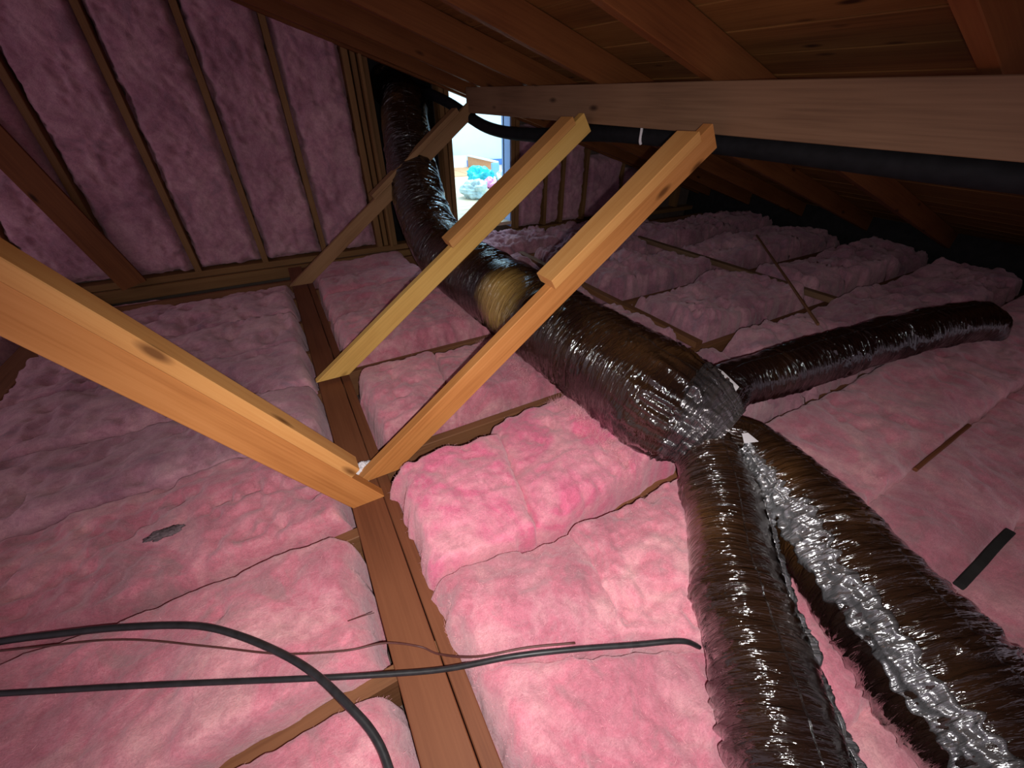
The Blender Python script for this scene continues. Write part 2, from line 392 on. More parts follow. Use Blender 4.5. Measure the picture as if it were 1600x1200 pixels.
for sx, w in ((-1.95, 0.04), (-1.52, 0.04), (-1.075, 0.04), (-0.637, 0.04), (-0.192, 0.04), (0.25, 0.04), (0.705, 0.045), (0.762, 0.036), (0.80, 0.02), (0.835, 0.04), (1.385, 0.04),
              (2.045, 0.04), (2.09, 0.04), (2.425, 0.034), (2.635, 0.036), (2.93, 0.036), (3.43, 0.036), (3.95, 0.036), (4.4, 0.036)):
    yf = 3.635 if sx not in (0.762, 0.80) else (3.66 if sx == 0.762 else 3.60)
    board('stud', (sx, (yf+3.75)/2, 0.035), (sx, (yf+3.75)/2, 2.2 if sx < 2.2 else 0.9), w, 3.75-yf, M['stud'], zdir=(0, -1, 0), parent=wall)
# black chase added behind the open bay to keep it dark and room light out
void_box = multi_slab('wall_void_box', [(VX0-0.02, VX0, 3.77, 4.5, -0.2, 1.8), (VX1, VX1+0.02, 3.77, 4.5, -0.2, 1.8), (VX0, VX1, 4.48, 4.5, -0.2, 1.8),
                                  (VX0, VX1, 3.77, 4.5, 1.78, 1.8), (VX0, VX1, 3.77, 4.5, -0.2, -0.18)], M['felt'])
tag(void_box, kind='structure')
# door lining
door = multi_slab('door_1', [(DX0-0.012, DX0, 3.66, 3.78, 0.06, DZ1), (DX1, DX1+0.012, 3.64, 3.80, 0.06, DZ1), (DX0-0.012, DX1+0.012, 3.66, 3.78, DZ1, DZ1+0.012)], M['trim'])
tag(door, kind='structure')
slab('sill', DX0-0.012, DX1+0.012, 3.63, 3.80, DZ0-0.03, DZ0, M['oak'], parent=door)
slab('casing', DX0-0.05, DX0-0.012, 3.63, 3.75, -0.04, DZ1, M['stud'], parent=door)
slab('casing', DX0-0.10, DX0-0.055, 3.66, 3.75, -0.04, DZ1, M['stud'], parent=door)

# the lit room behind it
rf = slab('floor_room', 1.40, 7.0, 3.77, 8.4, 0.02, 0.095, M['drywall']); tag(rf, kind='structure')
k = 0
for y in np.arange(3.80, 8.35, 0.19):
    off = [1.0, 1.9, 1.4][k % 3]; k += 1
    cuts = [1.40, 1.40+off, 1.40+off+2.1, 7.0]
    for a, b in zip(cuts[:-1], cuts[1:]):
        board('plank', (a+0.002, y+0.095, 0.104), (b-0.002, y+0.095, 0.104), 0.184, 0.018, M['oak'], parent=rf, nseg=1, wob=0)
wr = multi_slab('wall_room', [(1.385, 1.40, 3.77, 8.45, 0.0, 2.7), (7.0, 7.02, 3.77, 8.45, 0.0, 2.7), (1.40, 7.0, 8.4, 8.42, 0.0, 2.7), (2.03, 7.0, 3.775, 3.79, 0.0, 2.7), (1.40, 2.03, 3.775, 3.79, DZ1+0.012, 2.7), (1.40, 1.45, 3.775, 3.79, 0, 2.7)], M['roomwall'])
tag(wr, kind='structure')
rc = slab('ceiling_room', 1.385, 7.02, 3.77, 8.45, 2.68, 2.7, M['roomwall']); tag(rc, kind='structure')
bb = slab('baseboard_room', 1.41, 6.99, 8.37, 8.398, 0.113, 0.22, M['bluetape']); tag(bb, kind='structure')

# ------------------------------------------------------------------ setting: roof, rafters and planks
SL = 0.300
def roof_z(x, y): return 1.097 + SL*(1.35-x) + 0.031*(y-1.0)      # underside of the rafters
RD = 0.115
nrm = Vector((SL, 0, 1)).normalized()
XA, XB = -2.6, 5.3
def roof_pt(x, y, d): return Vector((x, y, roof_z(x, y))) + nrm*d
V = []
for d in (RD+0.022, RD+0.03):
    for y in (-1.4, 3.9):
        for x in (XA, XB): V.append(tuple(roof_pt(x, y, d)))
ceil = new_obj('ceiling', mesh_np('ceiling', V, [(0, 2, 3, 1), (4, 5, 7, 6), (0, 1, 5, 4), (2, 6, 7, 3), (0, 4, 6, 2), (1, 3, 7, 5)]), M['felt'])
tag(ceil, kind='structure')
for y in (-0.80, -0.20, 0.40, 1.10, 1.70, 2.30, 2.90, 3.44, 3.60):
    board('rafter', roof_pt(XA, y+0.019, RD/2), roof_pt(XB, y+0.019, RD/2), 0.038, RD, M['rafter'], zdir=nrm, parent=ceil, nseg=9)
x = XA
while x < XB:
    w = 0.165
    a, b = roof_pt(x+w/2, -1.35, RD+0.0105), roof_pt(x+w/2, 3.85, RD+0.0105)
    board('plank', a, b, w-0.005, 0.019, M['plank'], zdir=nrm, parent=ceil, nseg=6, wob=0.0015)
    x += w*math.cos(math.atan(SL))

# ------------------------------------------------------------------ purlin and struts
pur = board('purlin', (1.36, -1.2, 0.945), (1.36, 3.04, 1.076), 0.040, 0.142, M['grey'], nseg=9)
tag(pur, 'weathered grey-brown purlin beam carrying the rafters, struts nailed under it', 'beam')

def strut(bot, top, mat, scab, scab_mat, label, group, sw=0.088, sy=0.0):
    bot, top = Vector(bot), Vector(top)
    d = (top-bot).normalized()
    n = Vector((-d.z, 0, d.x)) if d.x > 0 else Vector((d.z, 0, -d.x))      # the strut's upper side
    root = bpy.data.objects.new('roof_strut', None); COL.objects.link(root); root.location = bot
    tag(root, label, 'strut', group)
    cot = d.x/d.z
    # end cut level with the plate: shift x_local with z_local so the end face is horizontal
    k0 = -n.z/d.z
    board('post', bot, top, 0.038, 0.084, mat, zdir=n, parent=root, skew0=k0, skew1=-n.x/d.x*0.0 if d.x > 0 else 0.0, nseg=6)
    if scab:
        a, b = scab
        off = n*(0.042+0.018) + Vector((0, sy, 0))
        board('scab', bot+d*a+off, bot+d*b+off, sw, 0.035, scab_mat, zdir=n, parent=root, nseg=5, skew0=0.1)
    return root
G = 'diagonal struts bracing the purlin'
strut((0.045, 1.000, 0.02), (1.298, 1.000, 0.940), M['orange'], (0.835, 1.475), M['honey'],
      'orange strut to the purlin with wide scab board, foot beside the puffiest pink batt', G)
strut((0.01, 1.685, 0.02), (1.318, 1.685, 0.968), M['yellow'], (0.79, 1.545), M['honey'],
      'yellow middle strut, its scab board ending in front of the lit doorway', G)
strut((0.0, 3.03, 0.02), (1.37, 3.03, 1.03), M['brace'], (0.78, 1.60), M['brace'],
      'thin dull brown strut farthest away, foot near the gable wall', G)
strut((-0.004, 0.930, 0.0), (-0.75, 0.930, 1.288), M['orange'], (0.125, 1.42), M['honey'],
      'big orange strut leaning up to the left edge, doubled by a scab board', 'diagonal struts on the left side', sw=0.062, sy=0.008)

# ------------------------------------------------------------------ pink batts
def batt_points(c, nu, nv, zt, zb, seed, rad, puff, rough=1.0, jit=0.010, drop=(1, 1, 1, 1)):
    """c: near-left, near-right, far-right, far-left; drop: how far the near, right, far and left rims roll down (1 = fully rounded)."""
    c = [np.array(p, float) for p in c]
    u = np.linspace(0, 1, nu); v = np.linspace(0, 1, nv); U, W = np.meshgrid(u, v)
    P = (1-U)[..., None]*(1-W)[..., None]*c[0] + U[..., None]*(1-W)[..., None]*c[1] + U[..., None]*W[..., None]*c[2] + (1-U)[..., None]*W[..., None]*c[3]
    lu = 0.5*(np.linalg.norm(c[1]-c[0])+np.linalg.norm(c[2]-c[3])); lv = 0.5*(np.linalg.norm(c[3]-c[0])+np.linalg.norm(c[2]-c[1]))
    D = [W*lv, (1-U)*lu, (1-W)*lv, U*lu]
    B9 = np.full(U.shape, 9.0)
    ey = np.minimum(D[0] if drop[0] == 1 else B9, D[2] if drop[2] == 1 else B9)
    ex = np.minimum(D[1] if drop[1] == 1 else B9, D[3] if drop[3] == 1 else B9)
    part = 1.0
    for d, k in zip(D, drop):
        if k < 1:
            tt = np.clip(d/0.022, 0, 1); part = part*(1 - k*(1-np.sqrt(1-(1-tt)**2)))
    rimw = np.clip(1-np.minimum.reduce(D)/0.05, 0, 1).ravel()
    q2 = np.c_[P.reshape(-1, 2), np.full(U.size, seed*1.37)]
    wob = np.stack([vn(q2*17, seed+61)+0.6*vn(q2*47, seed+62), vn(q2*17+9, seed+63)+0.6*vn(q2*47+9, seed+64)], 1)
    P = P + (wob*rimw[:, None]*jit*0.75).reshape(P.shape)
    p2 = np.c_[P.reshape(-1, 2), np.full(U.size, seed*1.37)]
    e = rad - np.sqrt(np.maximum(rad-ex, 0)**2 + np.maximum(rad-ey, 0)**2)
    e = e.ravel() + jit*0.9*vn(p2*38, seed+3) + jit*1.2*vn(p2*13, seed+4) - jit
    t = np.clip(e/rad, 0, 1)
    prof = np.sqrt(1-(1-t)**2)*np.asarray(part*np.ones(U.shape)).ravel()
    warp = p2 + 0.05*np.stack([vn(p2*7, seed+21), vn(p2*7, seed+22), 0*p2[:, 0]], 1)
    z = zb + (zt-zb)*prof
    sm = lambda a, lo, hi: (lambda q: q*q*(3-2*q))(np.clip((a-lo)/(hi-lo), 0, 1))
    layer = 0.0070*sm(vn(warp*np.array([7, 9, 1]), seed+5), -0.05, 0.22) + 0.0045*sm(vn(warp*np.array([15, 19, 1]), seed+6), -0.05, 0.25)
    crease = np.clip(1-np.abs(vn(warp*np.array([3.4, 5.5, 1])+7.7, seed+8))/0.07, 0, 1)*np.clip(vn(p2*4.1, seed+12)*2.0, 0, 1)
    h = puff*(np.sin(np.pi*U)**0.6*np.sin(np.pi*W)**0.7).ravel() + rough*(layer - 0.010*crease)
    h = h + 0.0034*rough*fbm(warp*np.array([34, 40, 1]), 3, seed+9) + 0.0009*rough*vn(p2*150, seed+10) + 0.020*rough*vn(p2*3.1, seed+15) + 0.007*rough*vn(p2*8.3, seed+16)
    return P.reshape(-1, 2), z + h*np.clip(t*1.6, 0, 1), t

def fibre_mesh(V, Nn, count, seed, l0, l1, wid=0.0005, pick=None):
    r = np.random.RandomState(seed)
    idx = r.choice(len(V), count, p=pick) if pick is not None else r.randint(0, len(V), count)
    base = V[idx] + r.normal(0, 0.003, (count, 3))
    d = Nn[idx]*r.uniform(0.15, 0.8, (count, 1)) + r.normal(0, 0.6, (count, 3)); d /= np.linalg.norm(d, axis=1)[:, None]
    ln = r.uniform(l0, l1, (count, 1))
    bend = r.normal(0, 0.3, (count, 3))*ln
    s = np.cross(d, r.normal(0, 1, (count, 3))); s /= np.linalg.norm(s, axis=1)[:, None]; s *= wid
    base = base - d*0.004
    mid = base + d*ln*0.5; tip = base + d*ln + bend*0.5
    Vv = np.stack([base-s, base+s, mid+s*0.7, mid-s*0.7, tip], 1).reshape(-1, 3)
    k = np.arange(count)*5
    F4 = np.stack([k, k+1, k+2, k+3], 1).tolist(); F3 = np.stack([k+3, k+2, k+4], 1).tolist()
    return mesh_np('loose_fibers', Vv, F4+F3)

def batt(name, label, c, mat, zt=0.045, zb=-0.13, seed=1, res=0.011, rad=0.05, puff=0.02, rough=1.0, fib=0, group=None, jit=0.010, wall_y=None, edge_fib=True, drop=(1, 1, 1, 1)):
    c = [np.array(p, float) for p in c]
    lu = max(np.linalg.norm(c[1]-c[0]), np.linalg.norm(c[2]-c[3])); lv = max(np.linalg.norm(c[3]-c[0]), np.linalg.norm(c[2]-c[1]))
    nu, nv = max(8, int(lu/res)), max(8, int(lv/res))
    XY, Z, t = batt_points(c, nu, nv, zt, zb, seed, rad, puff, rough, jit, drop)
    V = np.c_[XY, Z]
    a = np.arange(nu*nv).reshape(nv, nu)
    rim = np.concatenate([a[0, :], a[1:, -1], a[-1, -2::-1], a[-2:0:-1, 0]])
    low = V[rim].copy(); low[:, 2] = zb-0.03
    k = len(V); n = len(rim)
    V2 = np.vstack([V, low])
    if wall_y is not None:                              # a batt in a wall bay: (x, z) outline, thickness towards -Y
        V2 = np.c_[V2[:, 0], wall_y - V2[:, 2], V2[:, 1]]
    F = grid_faces(nu, nv).tolist()
    F += [(int(rim[(i+1) % n]), int(rim[i]), k+i, k+(i+1) % n) for i in range(n)]
    F.append(tuple(range(k+n-1, k-1, -1)))
    if wall_y is not None: F = [f[::-1] for f in F]; F = [tuple(f) for f in F]
    # origin at the middle of the underside
    o3 = V2.mean(0); o3[2 if wall_y is None else 1] = V2[:, 2 if wall_y is None else 1].min() if wall_y is None else V2[:, 1].max()
    me = mesh_np(name, V2-o3, F)
    o = new_obj(name, me, mat, smooth=True); o.location = o3
    tag(o, label, 'insulation batt', group)
    if fib:
        Nn = np.zeros(len(V2)*3); me.vertices.foreach_get('normal', Nn) if hasattr(me.vertices[0], 'normal') else None
        Nn = Nn.reshape(-1, 3)[:nu*nv]
        w = 0.25 + 2.2*np.exp(-((t-0.35)/0.3)**2)*(t > 0.06) if edge_fib else np.ones(nu*nv)
        w = w*(t > 0.05); w = w/w.sum()
        f = new_obj('loose_fibers', fibre_mesh(V2[:nu*nv]-o3, Nn, fib, seed, 0.004, 0.012, wid=0.0003, pick=w), M['fibre'], o)
        f['kind'] = 'stuff'
    return o
for k in ('wrap', 'seam'): M[k].node_tree.nodes['Principled BSDF'].inputs['Metallic'].default_value = 0.75
M['fibre'] = plain('pink_glass_fibre', (0.86, 0.42, 0.46), 0.8, 0.2, 0.1, 30)

GL = 'pink batts left of the plate'
lx = -1.215
rowsL = [  # y0 at plate, y0 at far left, y1 at plate, y1 at far left, zt, material, label
    (-0.62, -0.58, -0.02, -0.02, 0.040, 'pink', 'pink batt left of the plate at the bottom frame edge, under the looping cable end'),
    (0.00, -0.02, 0.402, 0.460, 0.040, 'pink', 'pink batt left of the plate under the straight black cable, before the brown gap'),
    (0.452, 0.455, 0.800, 0.872, 0.050, 'pink', 'big pink batt left of the plate with rounded end, black cable loop lying across it'),
    (0.868, 0.874, 1.256, 1.272, 0.045, 'pink', 'pink batt below the foot of the big left strut, grey lint on it'),
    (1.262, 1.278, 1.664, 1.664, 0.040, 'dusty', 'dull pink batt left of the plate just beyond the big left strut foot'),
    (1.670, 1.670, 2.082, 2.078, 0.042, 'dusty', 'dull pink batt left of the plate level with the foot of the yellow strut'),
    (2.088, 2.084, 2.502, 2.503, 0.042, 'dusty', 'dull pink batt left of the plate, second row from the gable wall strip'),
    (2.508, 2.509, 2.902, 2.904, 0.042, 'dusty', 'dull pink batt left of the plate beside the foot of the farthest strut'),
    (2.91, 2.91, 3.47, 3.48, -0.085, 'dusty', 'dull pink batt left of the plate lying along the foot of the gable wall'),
]
LD = [(1, 1, .5, 0), (.5, 1, .3, 0), (.3, 1, .5, 0), (.5, 1, .16, 0)] + [(.16, 1, .16, 0)]*4 + [(.5, 1, .6, 0)]
for i, (a, b, c2, d, zt, mt, lab) in enumerate(rowsL):
    far = -1.75 if i < 4 else lx
    batt('insulation_batt', lab, [(far, b), (-0.062, a), (-0.062, c2), (far, d)], M[mt], zt=zt, seed=20+i, res=0.0085 if i < 4 else 0.012,
         rad=0.06 if i < 3 else 0.04, puff=0.014, drop=LD[i], fib=2500 if i in (1, 2, 3) else 600, group=GL)
for i, (y0, y1, lab) in enumerate([(1.30, 2.05, 'dark pink batt at the left frame edge beyond the dark board, nearer of two'),
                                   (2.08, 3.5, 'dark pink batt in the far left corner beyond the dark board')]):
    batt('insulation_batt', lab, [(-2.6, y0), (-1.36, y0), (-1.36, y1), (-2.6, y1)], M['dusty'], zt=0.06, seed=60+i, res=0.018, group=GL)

GR = 'pink batts between the plate and the ducts'
R = [
    ([(0.052, 0.548), (0.375, 0.520), (0.470, 0.940), (0.046, 0.945)], 'hot', 0.095, 0.045, 11, 0.0065, 6000, 'puffiest bright pink batt, at the foot of the orange strut right of the plate'),
    ([(0.368, 0.520), (0.99, 0.555), (0.99, 1.025), (0.462, 1.030)], 'hot', 0.080, 0.035, 12, 0.0065, 6000, 'bright pink batt between the puffiest batt and the duct junction'),
    ([(0.070, 0.315), (0.425, 0.195), (0.475, 0.495), (0.040, 0.560)], 'pink', 0.070, 0.035, 13, 0.0065, 5000, 'pale pink batt right of the plate, above the straight cable'),
    ([(0.385, 0.212), (0.640, 0.050), (0.930, 0.480), (0.445, 0.490)], 'pink', 0.082, 0.030, 14, 0.0065, 5000, 'pale pink batt pressed against the left of the twin ducts'),
    ([(0.074, -0.05), (0.36, -0.23), (0.640, 0.088), (0.068, 0.345)], 'pink', 0.055, 0.030, 15, 0.0065, 5000, 'pink batt right of the plate below the straight cable at the bottom'),
    ([(0.078, 1.150), (0.410, 1.155), (0.472, 1.640), (0.075, 1.640)], 'pink', 0.040, 0.030, 16, 0.008, 3000, 'pink batt right of the plate beyond the orange strut'),
    ([(0.403, 1.155), (0.92, 1.150), (0.92, 1.650), (0.468, 1.640)], 'pink', 0.045, 0.022, 17, 0.008, 2500, 'pink batt beside the main duct beyond the orange strut'),
    ([(0.078, 1.810), (0.92, 1.810), (0.92, 2.290), (0.076, 2.290)], 'pink', 0.040, 0.030, 18, 0.009, 2000, 'pink batt beyond the foot of the yellow strut'),
    ([(0.078, 2.30), (0.92, 2.30), (0.92, 2.70), (0.076, 2.70)], 'pink', 0.040, 0.030, 19, 0.010, 1000, 'pink batt with ridges, second from the gable wall beside the main duct'),
    ([(0.078, 2.71), (0.84, 2.71), (0.84, 3.06), (0.076, 3.06)], 'pink', 0.045, 0.030, 41, 0.012, 600, 'pink batt right of the farthest strut foot'),
    ([(0.078, 3.07), (0.84, 3.07), (0.84, 3.50), (0.076, 3.50)], 'pink', 0.0, 0.030, 42, 0.012, 600, 'pink batt at the wall foot left of the main duct'),
]
RD_ = [(.75, .35, 1, 1), (.75, .5, 1, .35), (.35, .30, .75, 1), (.35, .6, .75, .30), (1, .6, .35, 1), (1, .35, .8, 1), (1, .5, .8, .35), (1, .5, .35, 1), (.35, .5, .5, 1), (.5, .5, .5, 1), (.5, .5, .5, 1)]
for k, (c, mt, zt, pf, sd, res, fb, lab) in enumerate(R):
    o = batt('insulation_batt', lab, c, M[mt], zt=zt, seed=sd, res=res, rad=0.06, puff=pf, fib=fb//2, group=GR, jit=0.011, drop=RD_[k])
    if k in (1, 6, 7):                                   # long glass hairs pulled up along the duct
        n = len(o.data.vertices); co = np.zeros(n*3); o.data.vertices.foreach_get('co', co); co = co.reshape(-1, 3)
        nn = np.zeros(n*3); o.data.vertices.foreach_get('normal', nn); nn = nn.reshape(-1, 3)
        wx = np.exp(-(((co[:, 0]+o.location.x) - 0.735)/0.035)**2)*(co[:, 2] + o.location.z > 0.03); wx = wx/wx.sum()
        f = new_obj('long_fibers', fibre_mesh(co, nn + np.array([0.2, 0, 0.6]), 1500, sd+5, 0.015, 0.045, wid=0.0004, pick=wx), M['fibre'], o)
        f['kind'] = 'stuff'

GF = 'pink batts right of the ducts'
Q = [
    ([(0.40, -0.95), (4.0, -0.95), (4.0, -0.095), (0.60, -0.095)], 'pink', 0.055, 0.03, 71, 0.016, 'broad pink batt at the right frame edge behind the right duct'),
    ([(0.60, -0.105), (4.3, -0.105), (4.3, 0.135), (0.74, 0.145)], 'pink', 0.055, 0.012, 72, 0.013, 'narrow pink strip batt between the thin brown stick and the short black stick'),
    ([(0.74, 0.135), (4.3, 0.125), (4.35, 0.50), (0.90, 0.55)], 'pink', 0.070, 0.025, 73, 0.011, 'smooth pink batt in the corner below the side duct'),
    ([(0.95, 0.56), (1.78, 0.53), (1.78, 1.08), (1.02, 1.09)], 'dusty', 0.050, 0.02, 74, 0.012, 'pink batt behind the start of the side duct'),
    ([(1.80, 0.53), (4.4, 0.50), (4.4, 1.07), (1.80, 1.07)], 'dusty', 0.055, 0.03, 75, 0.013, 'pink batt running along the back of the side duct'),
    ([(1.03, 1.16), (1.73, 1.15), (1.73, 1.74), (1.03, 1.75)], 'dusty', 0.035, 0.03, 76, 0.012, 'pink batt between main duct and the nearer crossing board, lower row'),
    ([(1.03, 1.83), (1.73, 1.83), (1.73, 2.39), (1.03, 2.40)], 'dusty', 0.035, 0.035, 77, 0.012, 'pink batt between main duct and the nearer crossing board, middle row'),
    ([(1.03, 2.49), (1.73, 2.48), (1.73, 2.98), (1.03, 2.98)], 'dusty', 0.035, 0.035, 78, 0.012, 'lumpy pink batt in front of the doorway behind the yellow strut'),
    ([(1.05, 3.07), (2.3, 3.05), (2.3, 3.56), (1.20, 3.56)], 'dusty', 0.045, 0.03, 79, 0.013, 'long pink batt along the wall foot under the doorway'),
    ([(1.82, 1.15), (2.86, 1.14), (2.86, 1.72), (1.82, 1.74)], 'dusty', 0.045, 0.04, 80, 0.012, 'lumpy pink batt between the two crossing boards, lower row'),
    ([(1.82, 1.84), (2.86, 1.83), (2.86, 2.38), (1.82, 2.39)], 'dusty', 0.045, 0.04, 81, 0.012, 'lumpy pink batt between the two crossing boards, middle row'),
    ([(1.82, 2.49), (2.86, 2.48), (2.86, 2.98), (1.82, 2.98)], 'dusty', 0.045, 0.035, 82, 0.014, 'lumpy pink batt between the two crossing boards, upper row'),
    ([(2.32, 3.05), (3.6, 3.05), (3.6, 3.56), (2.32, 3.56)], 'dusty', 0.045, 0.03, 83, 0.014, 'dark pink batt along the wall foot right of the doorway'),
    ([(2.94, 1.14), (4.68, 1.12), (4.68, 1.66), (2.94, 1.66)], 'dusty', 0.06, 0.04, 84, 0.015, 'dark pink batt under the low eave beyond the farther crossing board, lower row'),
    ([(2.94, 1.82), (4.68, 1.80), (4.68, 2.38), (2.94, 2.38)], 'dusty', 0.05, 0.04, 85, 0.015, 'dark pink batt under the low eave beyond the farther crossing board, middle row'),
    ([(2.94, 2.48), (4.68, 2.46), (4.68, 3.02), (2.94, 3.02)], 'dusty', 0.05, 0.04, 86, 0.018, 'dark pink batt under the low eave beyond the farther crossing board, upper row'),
]
for c, mt, zt, pf, sd, res, lab in Q:
    batt('insulation_batt', lab, c, M[mt], zt=zt, seed=sd, res=res, rad=0.065, puff=pf, group=GF, rough=2.3 if mt == 'dusty' else 0.9, jit=0.020 if mt == 'dusty' else 0.012, drop={71: (1, 0, .2, 1), 72: (.2, 0, .25, 1), 73: (.25, 0, 1, 1)}.get(sd, (1, 1, 1, 1)), fib=1500 if sd in (72, 73) else 0)

GW = 'pink batts in the gable wall bays'
for i, (x0, x1, z0, z1, lab) in enumerate([
        (-1.94, -1.54, 0.05, 1.75, 'dark pink wall batt behind the leaning board at far left'),
        (-1.50, -1.095, 0.05, 1.75, 'dark pink wall batt right behind the leaning board'),
        (-1.055, -0.655, 0.04, 1.75, 'pink wall batt in the fourth bay from the duct opening, right of the leaning board'),
        (-0.618, -0.212, 0.04, 1.75, 'pink wall batt in the third bay from the duct opening'),
        (-0.172, 0.232, 0.04, 1.75, 'pink wall batt in the second bay from the duct opening'),
        (0.270, 0.684, 0.04, 1.75, 'pink wall batt in the bay next to the duct opening, strut foot crossing it'),
        (2.11, 2.408, 0.03, 0.92, 'narrow dark wall batt next to the doorway on the right'),
        (2.443, 2.618, 0.03, 0.85, 'narrow wall batt right of the doorway, between close studs'),
        (2.652, 2.912, 0.03, 0.80, 'wall batt right of the doorway between the yellow and orange struts'),
        (2.948, 3.412, 0.03, 0.65, 'shadowed wall batt behind the scab of the orange strut'),
        (3.448, 3.932, 0.03, 0.50, 'shadowed wall batt farthest right by the eave')]):
    batt('wall_batt', lab, [(x0, z0), (x1, z0), (x1, z1), (x0, z1)], M['wallpink'], zt=0.118, zb=0.02, seed=100+i, res=0.013, rad=0.045, puff=0.012, group=GW, wall_y=3.745, jit=0.012, rough=1.0)

# ------------------------------------------------------------------ loose boards
b = board('leaning_board', (-1.01, 3.57, 0.02), (-1.385, 3.53, 1.45), 0.035, 0.150, M['rafter'], zdir=(-1, -0.15, 0))
tag(b, 'wide dark red-brown board leaning on the gable wall at far left', 'board')
b = board('dark_board', (-1.29, 1.30, 0.005), (-1.27, 3.45, 0.005), 0.12, 0.04, M['joist'])
tag(b, 'dark brown board lying on the joists near the left frame edge', 'board')
b = board('crossing_board', (1.775, 1.12, -0.02), (1.775, 3.02, -0.02), 0.05, 0.036, M['joist'])
tag(b, 'brown board crossing the joists right of the main duct', 'board')
b = board('crossing_board', (2.90, 1.0, 0.035), (2.90, 2.75, 0.035), 0.05, 0.036, M['grey'])
tag(b, 'long brown board crossing the joists far right, above the side duct', 'board')
b = board('leaning_lath', (2.25, 0.82, 0.115), (3.62, 2.065, 0.12), 0.012, 0.014, M['joist'])
tag(b, 'thin dark lath lying over the pink batts behind the side duct', 'lath')
b = board('slot', (1.16, -0.090, 0.085), (1.45, -0.095, 0.092), 0.020, 0.016, M['felt'])  # black bar added in place of a dark slot between the batts
tag(b, 'short black stick bar on the pink batts right of the twin ducts', 'slot')
b = board('slot', (1.52, 0.128, 0.082), (1.93, 0.130, 0.090), 0.012, 0.012, M['plate'])  # brown bar added where a joist shows through a narrow slot
tag(b, 'thin brown stick bar on the smooth pink batt below the side duct', 'slot')

# ------------------------------------------------------------------ ducts
def duct_mesh(name, P, Rr, mat, parent, n=110, step=0.0055, seed=1, amp=1.0, rib=0.042, gather=None, loc=None):
    S0 = np.r_[0, np.cumsum(np.linalg.norm(np.diff(P, axis=0), axis=1))]
    m = max(10, int(S0[-1]/step)); s = np.linspace(0, S0[-1], m)
    Pq = np.stack([np.interp(s, S0, P[:, k]) for k in range(3)], 1)
    Rq = np.interp(s, S0, Rr)
    ring, S, O = frame_rings(Pq, Rq, n)
    th = np.linspace(0, 2*np.pi, n, endpoint=False)
    TH, SS = np.meshgrid(th, s)
    cx, cy = np.cos(TH).ravel(), np.sin(TH).ravel(); rr = np.repeat(Rq, n)
    # wrinkles run round the duct: dense along s, slow round the girth
    q = np.c_[cx*rr*9, cy*rr*9, SS.ravel()*48]
    q = q + 0.35*np.c_[vn(q*1.3, seed+40), vn(q*1.3+5, seed+41), 1.6*vn(q*0.6+9, seed+42)]
    ridge = (1-np.abs(vn(q, seed)))**3
    q2 = np.c_[cx*rr*16, cy*rr*16, SS.ravel()*105 + 9*cx*rr]
    ridge2 = (1-np.abs(vn(q2 + 0.5*vn(q2*0.5, seed+6)[:, None], seed+1)))**3
    q3 = np.c_[cx*rr*6, cy*rr*6, SS.ravel()*6]
    soft = vn(q3, seed+2); msk = np.clip(0.55+0.9*vn(q3*1.7, seed+3), 0.05, 1.2)
    ribs = np.cos(2*np.pi*(SS.ravel()/rib + TH.ravel()/(2*np.pi)))
    h = amp*(0.0085*ridge*msk + 0.0042*ridge2*msk + 0.006*soft) + 0.0010*ribs
    if gather is not None:                              # lengthwise pleats where the film is strapped
        for gs, gw in gather:
            g = np.exp(-((SS.ravel()-gs)/gw)**2)
            h = h + g*(0.011*(1-np.abs(vn(np.c_[cx*9, cy*9, SS.ravel()*7], seed+8)))**2 + 0.004*vn(np.c_[cx*22, cy*22, SS.ravel()*14], seed+9))
    V = ring + O*h.reshape(m, n)[..., None]
    V = V.reshape(-1, 3)
    if loc is not None: V = V - np.array(loc)
    k = len(V)
    V = np.vstack([V, Pq[0]-(loc if loc is not None else 0), Pq[-1]-(loc if loc is not None else 0)])
    F = grid_faces(n, m, wrap=True).tolist()
    F += [(k, (i+1) % n, i) for i in range(n)] + [(k+1, (m-1)*n+i, (m-1)*n+(i+1) % n) for i in range(n)]
    me = mesh_np(name, V, F)
    uvl = me.uv_layers.new(name='UVMap')
    li = np.zeros(len(me.loops), int); me.loops.foreach_get('vertex_index', li)
    gu = np.append((TH*Rq[:, None]).ravel(), [0, 0]); gv = np.append(SS.ravel(), [0, s[-1]])
    uvl.data.foreach_set('uv', np.stack([gu[li], gv[li]], 1).ravel())
    return new_obj(name, me, mat, parent, smooth=True)

